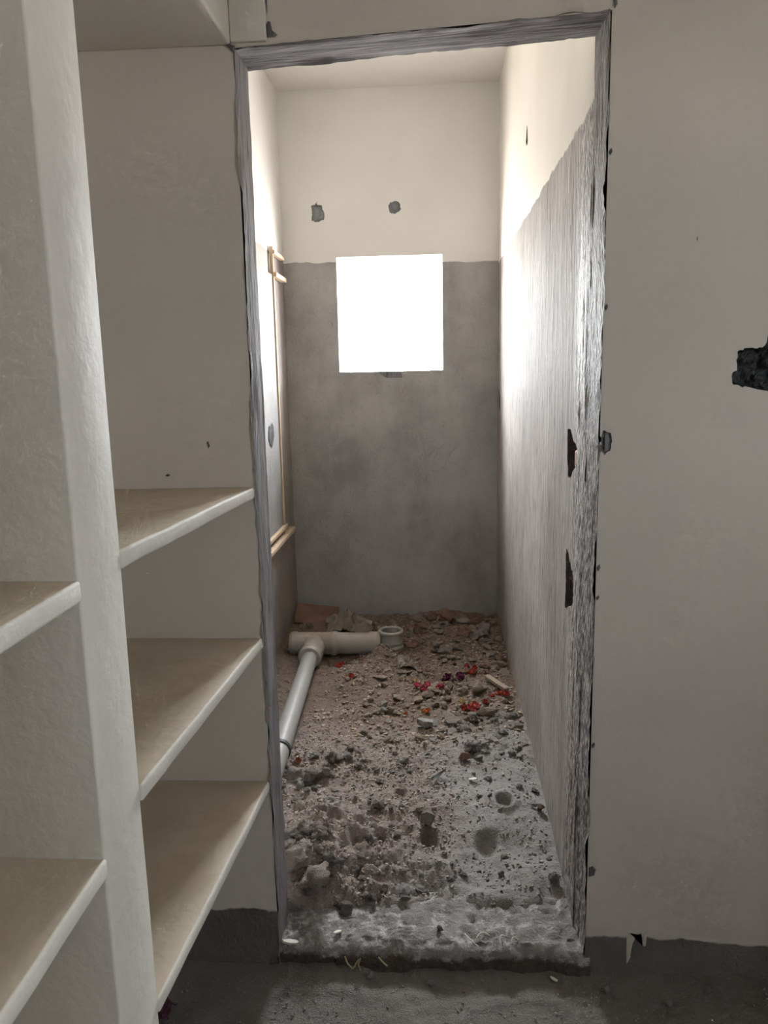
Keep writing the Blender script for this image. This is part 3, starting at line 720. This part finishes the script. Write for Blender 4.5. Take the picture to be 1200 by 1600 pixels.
# the other stones one can still count: grouped by where they lie
ZONES = [  # x0, x1, y0, y1, count, size range, materials, label, group
    (-.56, -.20, 1.86, 2.12, 40, (.020, .042), ('st_grey', 'st_grey', 'st_dark'), 'small brown clod in the dark heap beside the left jamb, behind the threshold', 'clods heaped beside the left jamb'),
    (-.58, -.34, 2.30, 2.62, 28, (.018, .040), ('st_grey', 'st_grey', 'st_dark', 'st_pale'), 'small rounded clod in the cluster below the pipe end', 'clods clustered below the pipe end'),
    (-.20, .08, 1.84, 2.02, 30, (.014, .034), ('st_grey', 'st_dark', 'st_pale'), 'small broken lump in the hollow behind the threshold centre', 'lumps behind the threshold centre'),
    (-.34, .02, 2.10, 2.75, 44, (.016, .034), ('st_grey', 'st_grey', 'st_pale'), 'small grey-brown stone scattered over the middle of the bed', 'stones scattered over the middle of the bed'),
    (.05, .34, 1.95, 2.60, 22, (.012, .024), ('st_grey', 'st_pale', 'st_dark'), 'tiny stone on the grey sand right of centre', 'tiny stones on the grey sand'),
    (.12, .345, 2.60, 2.98, 34, (.022, .050), ('st_grey', 'st_pale', 'st_grey', 'st_dark'), 'grey rubble stone in the band below the petals by the right wall', 'grey rubble by the right wall'),
    (-.30, .12, 2.70, 3.10, 34, (.022, .048), ('st_grey', 'st_tan', 'st_pale'), 'flat grey-tan stone in the belt in front of the pink petals', 'stones in front of the petals'),
    (-.10, .34, 3.05, 3.60, 44, (.030, .070), ('st_tan', 'st_grey', 'st_red', 'st_tan'), 'brownish broken stone lying among the petals', 'broken stones among the petals'),
    (-.15, .345, 3.60, 4.20, 46, (.036, .085), ('st_grey', 'st_tan', 'st_grey', 'st_red'), 'broken stone on the gravel bank under the far wall, right of the socket', 'stones on the far gravel bank'),
    (-.42, -.10, 3.00, 3.55, 14, (.022, .048), ('st_tan', 'st_grey'), 'tan stone on the brown earth right of the pipe', 'tan stones right of the pipe'),
    (-.78, -.40, 3.85, 4.22, 14, (.03, .07), ('st_tan', 'st_grey', 'st_red'), 'earthy stone behind the pipe in the far left corner', 'stones behind the pipe'),
]
for x0, x1, y0, y1, n, (a, b), mks, lab, grp in ZONES:
    k = 0; tries = 0
    while k < n and tries < 4000:
        tries += 1
        x = random.uniform(x0, x1); y = random.uniform(y0, y1); sz = a+(b-a)*random.random()**1.8
        if any((x-p)**2+(y-q)**2 < (0.6*(r+sz*.5))**2 for p, q, r in TAKEN): continue
        if x-sz*.5 < XBL+.01 or x+sz*.5 > XBR-.004: continue
        if y > 2.3 and -.66 < x < -.53: continue
        if any(((x-px)/rx)**2+((y-py)/ry)**2 < 2.6 for px, py, rx, ry, dd in PITS): continue
        flatk = random.uniform(.55, 1.0)
        mk = random.choice(mks)
        LOOSE.append((stone(x, y, sz, mk, random.choice((0, 1, 2, 3, 4, 5)), lab, grp, sx=random.uniform(.9, 1.35), sz=flatk), x, y, sz, mk, lab))
        k += 1
# say which stone it is by the nearest thing one can point at
MARKS = [(-.335, 1.885, 'largest clod beside the left jamb'), (-.392, 1.845, 'flat-faced block at the left jamb'), (-.373, 2.551, 'upright dark clod'), (-.44, 2.42, 'left-hand clod cluster'),
         (-.535, 2.524, 'visible end of the pipe'), (-.332, 2.24, 'pale angular perched stone'), (-.371, 2.203, 'leftmost finger-like hollow'), (-.186, 2.262, 'isolated dark-bottomed stone'),
         (-.184, 1.83, 'pinkish broken lump'), (-.092, 1.925, 'small pale flat stone'), (-.022, 2.135, 'deepest hollow mid bed'), (-.243, 2.102, 'wide hollow left of centre'), (.03, 1.902, 'broken grey lump near the threshold'),
         (.181, 1.99, 'small grey stone on bare sand'), (.324, 1.96, 'dark clod at the right wall'), (.1, 2.59, 'brick-red disc fragment'), (.33, 2.278, 'orange brick chunk'), (.219, 2.308, 'round hollow in the grey sand'), (.006, 2.45, 'dark curled leaf'),
         (-.044, 2.86, 'large pale stone'), (.061, 2.915, 'broad grey stone'), (.204, 2.975, 'long flat tan slab'), (.19, 3.185, 'rounded tan lump'), (.27, 3.235, 'wooden stick'), (-.045, 3.235, 'pink blossom cluster'), (.105, 3.335, 'purple blossoms'),
         (.15, 3.44, 'dull red blossoms'), (.155, 3.04, 'orange-red blossoms'), (.3, 3.48, 'long tan slab at the wall'), (-.222, 3.7, 'upright socket'), (-.13, 3.5, 'torn plastic scrap'), (-.068, 3.975, 'reddish flat stone at the back'), (.063, 4.04, 'tall reddish lump'), (.16, 4.02, 'wide flat stone at the back'),
         (-.25, 3.3, 'flat tan slab'), (-.388, 3.31, 'lone red blossom'), (-.47, 4.02, 'crumpled plastic sheet'), (-.66, 4.1, 'red earth slab'), (-.39, 2.07, 'topmost clod of the left heap'), (-.3, 1.96, 'dark clod of the left heap')]
SEEN = {}
for o_s, x, y, sz, mk, lab in LOOSE:
    d, mx_, my_, nm = min(((x-a)**2+(y-b)**2, a, b, n) for a, b, n in MARKS)
    an = math.degrees(math.atan2(y-my_, x-mx_)) % 360
    way = ['right of', 'behind and right of', 'behind', 'behind and left of', 'left of', 'before and left of', 'before', 'before and right of'][int(((an+22.5) % 360)//45)]
    how = 'close' if d < .06**2 else ('' if d < .13**2 else 'well')
    big = 'tiny' if sz < .02 else ('small' if sz < .032 else ('mid-sized' if sz < .048 else 'larger'))
    colr = {'st_grey': 'brownish grey', 'st_pale': 'pale grey', 'st_red': 'reddish', 'st_tan': 'tan', 'st_dark': 'dark grey'}[mk]
    o_s['label'] = ' '.join(f'{big} {colr} stone {how} {way} the {nm}'.split())
    o_s['group'] = SEEN.setdefault(o_s['label'], o_s['group'])

def gravel(name, n, region, sizes, m, label, zfn, seed, dens=None):
    r = np.random.RandomState(seed); bm = lump(seed, 9, 0.7); bmesh.ops.triangulate(bm, faces=bm.faces)
    bm.verts.ensure_lookup_table(); base = np.array([v.co[:] for v in bm.verts]); fc = np.array([[v.index for v in f.verts] for f in bm.faces]); bm.free()
    x = r.uniform(region[0], region[1], n); y = r.uniform(region[2], region[3], n)
    if dens is not None:
        k = r.uniform(0, 1, n) < dens(x, y); x = x[k]; y = y[k]
    n = len(x); s = sizes[0]+(sizes[1]-sizes[0])*r.uniform(0, 1, n)**2.5
    z = zfn(x, y); an = r.uniform(0, 6.28, n); fl = r.uniform(.5, 1, n); el = r.uniform(.8, 1.5, n)
    bx, by, bz = base[:, 0][None], base[:, 1][None], base[:, 2][None]
    tx = r.uniform(-.5, .5, n)[:, None]
    bz2 = bz*fl[:, None]+bx*tx*0.6
    X = (bx*el[:, None]*np.cos(an)[:, None]-by*np.sin(an)[:, None])*s[:, None]+x[:, None]
    Y = (bx*el[:, None]*np.sin(an)[:, None]+by*np.cos(an)[:, None])*s[:, None]+y[:, None]
    Z = bz2*s[:, None]+z[:, None]+(s*0.12)[:, None]
    V = np.stack([X, Y, Z], -1).reshape(-1, 3); F = (fc[None]+(np.arange(n)*len(base))[:, None, None]).reshape(-1, 3)
    me = bpy.data.meshes.new(name); me.vertices.add(len(V)); me.vertices.foreach_set('co', V.ravel())
    me.loops.add(F.size); me.loops.foreach_set('vertex_index', F.ravel().astype(np.int32))
    me.polygons.add(len(F)); me.polygons.foreach_set('loop_start', np.arange(0, F.size, 3, dtype=np.int32))
    me.update(calc_edges=True)
    return tag(link(name, me, m), label, 'gravel', kind='stuff')
GR = (XBL+.02, XBR-.008, 1.83, 4.26)
def nop(x, y):
    d = np.where((y > 2.3) & (x > -.65) & (x < -.54), 0.0, 1.0)
    for px, py, rx, ry, dd in PITS: d = d*(((x-px)/rx)**2+((y-py)/ry)**2 > 1.7)
    return d
gravel('fine_gravel', 5200, GR, (.006, .018), M['st_grey'], 'fine grey-brown crumbs strewn all over the bathroom rubble', ground, 11, nop)
gravel('fine_gravel', 1500, GR, (.005, .014), M['st_pale'], 'pale cement crumbs sprinkled over the bathroom rubble', ground, 12, nop)
gravel('fine_gravel', 2000, (-.5, XBR-.008, 2.7, 4.24), (.008, .026), M['st_tan'], 'tan crumbs covering the far half of the bathroom rubble', ground, 13, nop)
gravel('fine_gravel', 3600, (-.60, .05, 1.86, 2.75), (.005, .020), M['st_grey'], 'brown crumbs thick over the near left half of the rubble', ground, 17, nop)
gravel('fine_gravel', 900, (-.4, XBR-.008, 2.9, 4.24), (.008, .022), M['st_red'], 'reddish brick crumbs mixed into the far rubble', ground, 14, nop)
def zfl(x, y): return 0.004+0*x
gravel('floor_grit', 1500, (-.84, 1.0, 1.3, 1.69), (.003, .010), M['st_dark'], 'dark grit lying on the floor in front of the threshold', zfl, 15)
gravel('floor_grit', 500, (-.84, 1.0, 1.3, 1.69), (.003, .009), M['st_pale'], 'pale grit specks on the dark floor in front of the threshold', zfl, 16)

# ------------------------------------------------------------------ built-in shelf unit
SH = empty('shelf_unit', (-0.63, 0.6, 0)); bpy.context.view_layer.update()
tag(SH, 'white plastered built-in concrete shelf unit with dusty shelves left of the doorway', 'shelf unit')
XF = -0.41
def unit(name, *a, **k): return kid(solid(name, *a, M['shelf'], None, **k), SH)
unit('divider', XL+.001, XF, .835, .957, 0.0, 2.165, bevel=.004, amp=.0009, step=.10, seed=2)
unit('divider', XL+.001, XF, -.42, -.30, 0.0, 2.165, bevel=.004, amp=.0009, step=.2, seed=3)
for zn, zf_, sd in ((1.271, 1.243, 4), (.937, .884, 5), (.600, .518, 6)):
    unit('shelf', XL+.001, XF+.003, .955, D+.001, -.026, 0, bevel=.005, amp=.0013, step=.045, seed=sd,
         zfn=lambda x, y, a=zn, b=zf_: a+(b-a)*(y-.957)/(D-.957))
for zz, sd in ((1.263, 7), (.909, 8), (.55, 9)):
    unit('shelf', XL+.001, XF+.003, -.30, .836, zz-.026, zz, bevel=.005, amp=.0012, step=.06, seed=sd)
unit('loft_slab', XL+.001, XF, -.42, D, 2.165, 2.24, bevel=.006, amp=.0015, step=.15, seed=10)
unit('loft_front', XF-.05, XF, -.42, D, 2.235, ZC, bevel=0, amp=.001, step=.2, seed=11)

# ------------------------------------------------------------------ drain pipes
DP = empty('drain_pipe', (-.6, 3.2, .08)); bpy.context.view_layer.update()
tag(DP, 'grey plastic drain pipe with tee joint and upright open socket on the rubble', 'pipe')
ax = (-.60, 3.70, .145)
kid(tube('long_pipe', (-.605, 3.50, .150), (-.565, 2.34, .135), .0375, M['pvc_white']), DP)
rr_ = tube('rubber_ring', (-.5735, 2.60, .139), (-.5729, 2.582, .139), .0415, M['rubber']); kid(rr_, DP)
kid(tube('tee_branch', (-.605, 3.69, .150), (-.606, 3.485, .150), .052, M['pvc'], bead=[(.185, .006, .016), (.12, .004, .008)]), DP)
kid(tube('tee_body', (-.735, 3.70, .148), (-.49, 3.70, .150), .056, M['pvc'], bead=[(.02, .006, .016), (.225, .006, .016)]), DP)
kid(tube('cross_pipe', (-.50, 3.70, .150), (-.300, 3.70, .148), .0545, M['pvc']), DP)
kid(tube('end_collar', (-.335, 3.70, .149), (-.275, 3.70, .148), .060, M['pvc'], bead=[(.05, .004, .008)]), DP)
so = kid(tube('upright_socket', (-.222, 3.70, .06), (-.222, 3.70, .215), .056, M['pvc'], wall=.006, bead=[(.075, .006, .010), (.10, .003, .006)]), DP)
bm = bmesh.new()
R0, r0 = .0565, .0085; vv = []
for i in range(36):
    ring = []
    for j in range(10):
        a = 2*PI*i/36; b = 2*PI*j/10
        ring.append(bm.verts.new((-.222+(R0+r0*math.cos(b))*math.cos(a), 3.70+(R0+r0*math.cos(b))*math.sin(a), .214+r0*math.sin(b))))
    vv.append(ring)
for i in range(36):
    for j in range(10):
        bm.faces.new((vv[i][j], vv[(i+1) % 36][j], vv[(i+1) % 36][(j+1) % 10], vv[i][(j+1) % 10]))
rim = bmobj('rim', bm, M['pvc'], None, True); bpy.context.view_layer.update()
rim.parent = so; rim.matrix_parent_inverse = so.matrix_world.inverted()

# ------------------------------------------------------------------ wooden frame on the left bathroom wall
WF = empty('pine_frame', (XBL+.02, 3.6, .66)); bpy.context.view_layer.update()
tag(WF, 'thin raw pine frame with projecting horns fixed on the left bathroom wall', 'frame')
def wbox(n, *a): return kid(solid(n, *a, M['wood'], None, .002, .0006, .15), WF)
wbox('stile', XBL+.004, XBL+.022, 3.895, 3.912, .66, 2.12)
wbox('rail', XBL+.004, XBL+.042, 3.05, 4.10, .655, .678)
wbox('rail', XBL+.004, XBL+.030, 3.05, 3.94, .705, .725)
wbox('top_horn', XBL+.004, XBL+.030, 3.90, 4.16, 2.085, 2.103)
wbox('top_horn', XBL+.004, XBL+.036, 3.90, 4.16, 1.975, 1.997)
wbox('stile', XBL+.004, XBL+.030, 3.05, 3.075, .66, 2.12)
pn = kid(solid('panel', XBL+.002, XBL+.014, 3.075, 3.895, .725, 1.985, M['board'], None, 0, .001, .1), WF); pn['label'] = 'pale skim-coated panel inside the pine frame'
v = [(XBL+.0165, y, z) for y, z in ((3.66, 1.16), (3.70, 1.15), (3.73, 1.17), (3.76, 1.20), (3.75, 1.25), (3.72, 1.27), (3.69, 1.25), (3.65, 1.26), (3.63, 1.2))]
kid(pyd('smear', v, [tuple(range(len(v)))], M['pit']), WF)

# ------------------------------------------------------------------ petals, scraps, sticks
def blossom_mesh(seed, m, n=7):
    r = random.Random(seed); v = []; f = []
    for k in range(n):
        a = 2*PI*k/n+r.uniform(-.4, .4); el = r.uniform(.1, 1.1); L = r.uniform(.6, 1.0); wd = r.uniform(.28, .45)
        d = Vector((math.cos(a)*math.cos(el), math.sin(a)*math.cos(el), math.sin(el))); sd = Vector((-math.sin(a), math.cos(a), 0)); up = d.cross(sd)
        b = len(v)
        for t, ww, cu in ((0, .1, 0), (.35, .8, .06), (.7, 1, .0), (1, .5, -.18)):
            for sgn in (-1, 0, 1):
                v.append(d*L*t*.5+sd*wd*ww*.5*sgn-up*(cu+.08*(1-abs(sgn)))+Vector((0, 0, .1)))
        for i in range(3):
            for j in range(2):
                f.append((b+i*3+j, b+i*3+j+1, b+i*3+j+4, b+i*3+j+3))
    me = bpy.data.meshes.new('wilted_blossom'); me.from_pydata([tuple(p) for p in v], [], f); me.materials.append(m); me.update()
    return me
BL = {k: [blossom_mesh(i*13+len(k), M[k], 6+i) for i in range(3)] for k in ('pink', 'rose', 'red', 'purple', 'orange', 'cream')}
def blossom(x, y, s, k, label, group=None):
    o = bpy.data.objects.new('wilted_blossom', random.choice(BL[k])); COL.objects.link(o)
    o.location = (x, y, gz(x, y)+.004); s *= 1.35; o.scale = (s, s, s*.8); o.rotation_euler = (random.uniform(-.4, .4), random.uniform(-.4, .4), random.uniform(0, 6.3))
    tag(o, label, 'flower', group)
for i in range(9): blossom(-.045+random.gauss(0, .03), 3.235+random.gauss(0, .03), random.uniform(.028, .042), random.choice(('pink', 'pink', 'rose')), 'wilted pink blossom in the bright cluster at the middle of the rubble', 'pink blossoms in the bright cluster')
for i in range(5): blossom(.105+random.gauss(0, .025), 3.335+random.gauss(0, .02), random.uniform(.03, .045), 'purple', 'dark purple wilted blossom right of the pink cluster', 'purple blossoms right of the pink cluster')
for i in range(4): blossom(.150+random.gauss(0, .025), 3.44+random.gauss(0, .025), random.uniform(.03, .04), 'red', 'dull red blossom behind the purple blossoms', 'red blossoms behind the purple ones')
for i in range(5): blossom(.287+random.gauss(0, .02), 3.135+random.gauss(0, .02), random.uniform(.026, .038), random.choice(('red', 'rose')), 'bright red blossom by the stick at the right wall', 'red blossoms by the stick')
for i in range(7): blossom(.155+random.gauss(0, .035), 3.04+random.gauss(0, .02), random.uniform(.024, .036), random.choice(('red', 'rose', 'orange')), 'orange-red blossom in front of the rounded tan lump', 'orange-red blossoms before the tan lump')
for i in range(4): blossom(-.05+random.gauss(0, .04), 2.985+random.gauss(0, .015), random.uniform(.024, .034), 'orange', 'faded orange blossom just behind the large pale stone', 'faded orange blossoms behind the pale stone')
blossom(-.090, 3.285, .034, 'cream', 'cream blossom at the left of the pink cluster')
blossom(.118, 3.075, .034, 'cream', 'cream blossom touching the orange-red blossoms')
blossom(.060, 3.29, .026, 'cream', 'small cream blossom behind the yellowish upright stone')
blossom(-.471, 3.50, .046, 'red', 'red blossom in front of the cross pipe')
blossom(-.388, 3.31, .036, 'red', 'lone red blossom on the brown earth')
blossom(-.500, 2.55, .036, 'orange', 'orange blossom near the pipe end by the left jamb')
blossom(-.45, 3.53, .03, 'red', 'small red blossom right behind the red blossom at the cross pipe')

st = solid('wooden_stick', -.075, .075, -.012, .012, -.008, .008, M['wood'], None, .002, .001, .03)
st.location = (.27, 3.235, gz(.27, 3.235)+.018); st.rotation_euler = (.05, .06, math.radians(-58))
st.data.materials[0] = M['st_tan']
tag(st, 'short flat wooden stick lying beside the right wall', 'stick')
def chip(x, y, s, z, m, label, name='plaster_chip', rz=0, asp=.4, group=None, tilt=.3):
    n = 7; v = []; r = random.Random(int((x+5)*1e4+y*1e3))
    for sg in (-1, 1):
        for k in range(n):
            a = 2*PI*k/n; q = r.uniform(.75, 1.05)
            v.append((math.cos(a)*s*.5*q, math.sin(a)*s*.5*asp*q, sg*s*.05))
    f = [tuple(range(n))[::-1], tuple(range(n, 2*n))]+[(k, (k+1) % n, n+(k+1) % n, n+k) for k in range(n)]
    o = pyd(name, v, f, m); o.location = (x, y, z); o.rotation_euler = (r.uniform(-tilt, tilt), r.uniform(-tilt, tilt), rz)
    return tag(o, label, 'chip', group)
WHT = M['white_drip']
chip(.126, 2.457, .034, gz(.126, 2.457)+.008, WHT, 'white plaster chip on the grey sand, right of the dark leaf', rz=.1)
chip(-.375, 1.722, .05, .064, WHT, 'long white plaster chip at the left end of the threshold edge', rz=.1, asp=.3)
chip(-.26, 1.76, .024, .066, WHT, 'white plaster crumb on the left half of the threshold', rz=.7, asp=.5)
chip(.285, 1.680, .026, .014, WHT, 'pale flake leaning at the foot of the threshold front', rz=-.8, asp=.35)
for x, y, s, lab in ((.409, 1.651, .022, 'pale pebble on the floor right of the threshold'), (.648, 1.662, .018, 'small pale pebble at the skirting, far right'), (.543, 1.618, .018, 'grey pebble on the floor near the right edge'),
                     (-.17, 1.675, .026, 'pebble on the floor before the left half of the threshold'), (-.02, 1.66, .02, 'pebble on the floor before the middle of the threshold'), (.11, 1.67, .016, 'tiny pebble on the floor before the right half of the threshold')):
    stone(x, y, s, 'st_pale', 2, lab, name='pebble', z=.008, sink=.2)
# fibres, leaf, plastic, slab, scrap
def strand(name, pts, r, m, label, cat):
    v = []; f = []; n = 5
    for i, p in enumerate(pts):
        p = Vector(p); d = (Vector(pts[min(i+1, len(pts)-1)])-Vector(pts[max(i-1, 0)])).normalized()
        a = d.cross(Vector((0.3, 0.1, 1))).normalized(); b = d.cross(a)
        for k in range(n):
            an = 2*PI*k/n; v.append(p+a*r*math.cos(an)+b*r*math.sin(an))
    for i in range(len(pts)-1):
        for k in range(n): f.append((i*n+k, i*n+(k+1) % n, (i+1)*n+(k+1) % n, (i+1)*n+k))
    return tag(pyd(name, v, f, m, None, True), label, cat)
strand('straw_fibre', [(-.235, 1.694, .05), (-.228, 1.688, .035), (-.215, 1.686, .022), (-.208, 1.688, .03), (-.2, 1.69, .045)], .0022, M['fibre'], 'looped pale straw fibre on the muddy threshold face', 'fibre')
strand('straw_fibre', [(-.195, 1.692, .048), (-.20, 1.686, .034), (-.195, 1.684, .02)], .002, M['fibre'], 'short straight straw fibre right of the looped fibre', 'fibre')
strand('straw_fibre', [(-.15, 1.692, .052), (-.14, 1.687, .044), (-.128, 1.686, .032)], .002, M['fibre'], 'slanting straw fibre hanging over the threshold edge', 'fibre')
for x, y, a_, L_, lab in ((.085, 1.742, 2.2, .055, 'longest curled white paint strip on the threshold right of centre'), (.115, 1.755, .3, .035, 'white paint curl crossing the longest strip on the threshold'),
                       (.165, 1.748, 1.0, .028, 'white paint curl right of the crossed curls on the threshold'), (.195, 1.742, .6, .022, 'rightmost small white paint curl on the threshold'), (.120, 1.80, 1.2, .022, 'small white paint curl behind the crossed curls')):
    strand('paint_curl', [(x+math.cos(a_)*L_*(t-.5)-math.sin(a_)*.006*math.sin(t*PI), y+math.sin(a_)*L_*(t-.5)+math.cos(a_)*.008*math.sin(t*PI), .066+.007*math.sin(t*PI)) for t in (0, .2, .4, .6, .8, 1)], .0017, WHT, lab, 'paint curl')
v = []
for t in range(6):
    u = t/5; wd = .012*math.sin(PI*min(u+.12, 1))
    c = Vector((-.018+.05*u, 2.43+.03*u, gz(.0, 2.44)+.012+.022*u*u)); v += [tuple(c+Vector((0, -wd, .004))), tuple(c), tuple(c+Vector((0, wd, .006)))]
f = [(i*3+j, i*3+j+1, i*3+j+4, i*3+j+3) for i in range(5) for j in range(2)]
tag(pyd('dry_leaf', v, f, M['leaf'], None, True), 'dark curled dry leaf on the grey sand below the brick-red fragment', 'leaf')
def crumple(name, cx, cy, sx, sy, h, m, label, cat, seed):
    us = np.linspace(-1, 1, 26); vs = np.linspace(-1, 1, 22)
    def fn(U, V):
        X = cx+sx*(U+.25*fbm(U*2, V*2, seed)); Y = cy+sy*(V+.25*fbm(U*2, V*2, seed+1))
        r = np.clip(1-(U*U+V*V)*.6, 0, 1)
        return X, Y, ground(X, Y)+0.004+h*r*(.6+1.2*np.abs(fbm(U*2.6, V*2.6, seed+2, 4)))
    return tag(sheet(name, us, vs, fn, m, smooth=False), label, cat)
crumple('plastic_sheet', -.47, 4.02, .12, .08, .085, M['plastic'], 'crumpled dusty plastic sheet heaped behind the cross pipe', 'sheet', 301)
crumple('plastic_scrap', -.13, 3.50, .05, .06, .05, M['plastic'], 'torn greyish plastic scrap in front of the upright socket', 'scrap', 311)
sl = solid('earth_slab', -.12, .12, -.07, .07, -.015, .015, M['redslab'], None, .006, .006, .03)
sl.location = (-.66, 4.10, .165); sl.rotation_euler = (math.radians(38), math.radians(8), .1)
tag(sl, 'broken red earth slab leaning in the far left corner behind the pipe', 'slab')
crumple('cloth_scrap', -.66, 1.545, .03, .03, .02, M['purple_scrap'], 'dark purple scrap on the floor under the lowest shelf', 'scrap', 321)
bpy.data.objects['cloth_scrap'].location.z = 0.012
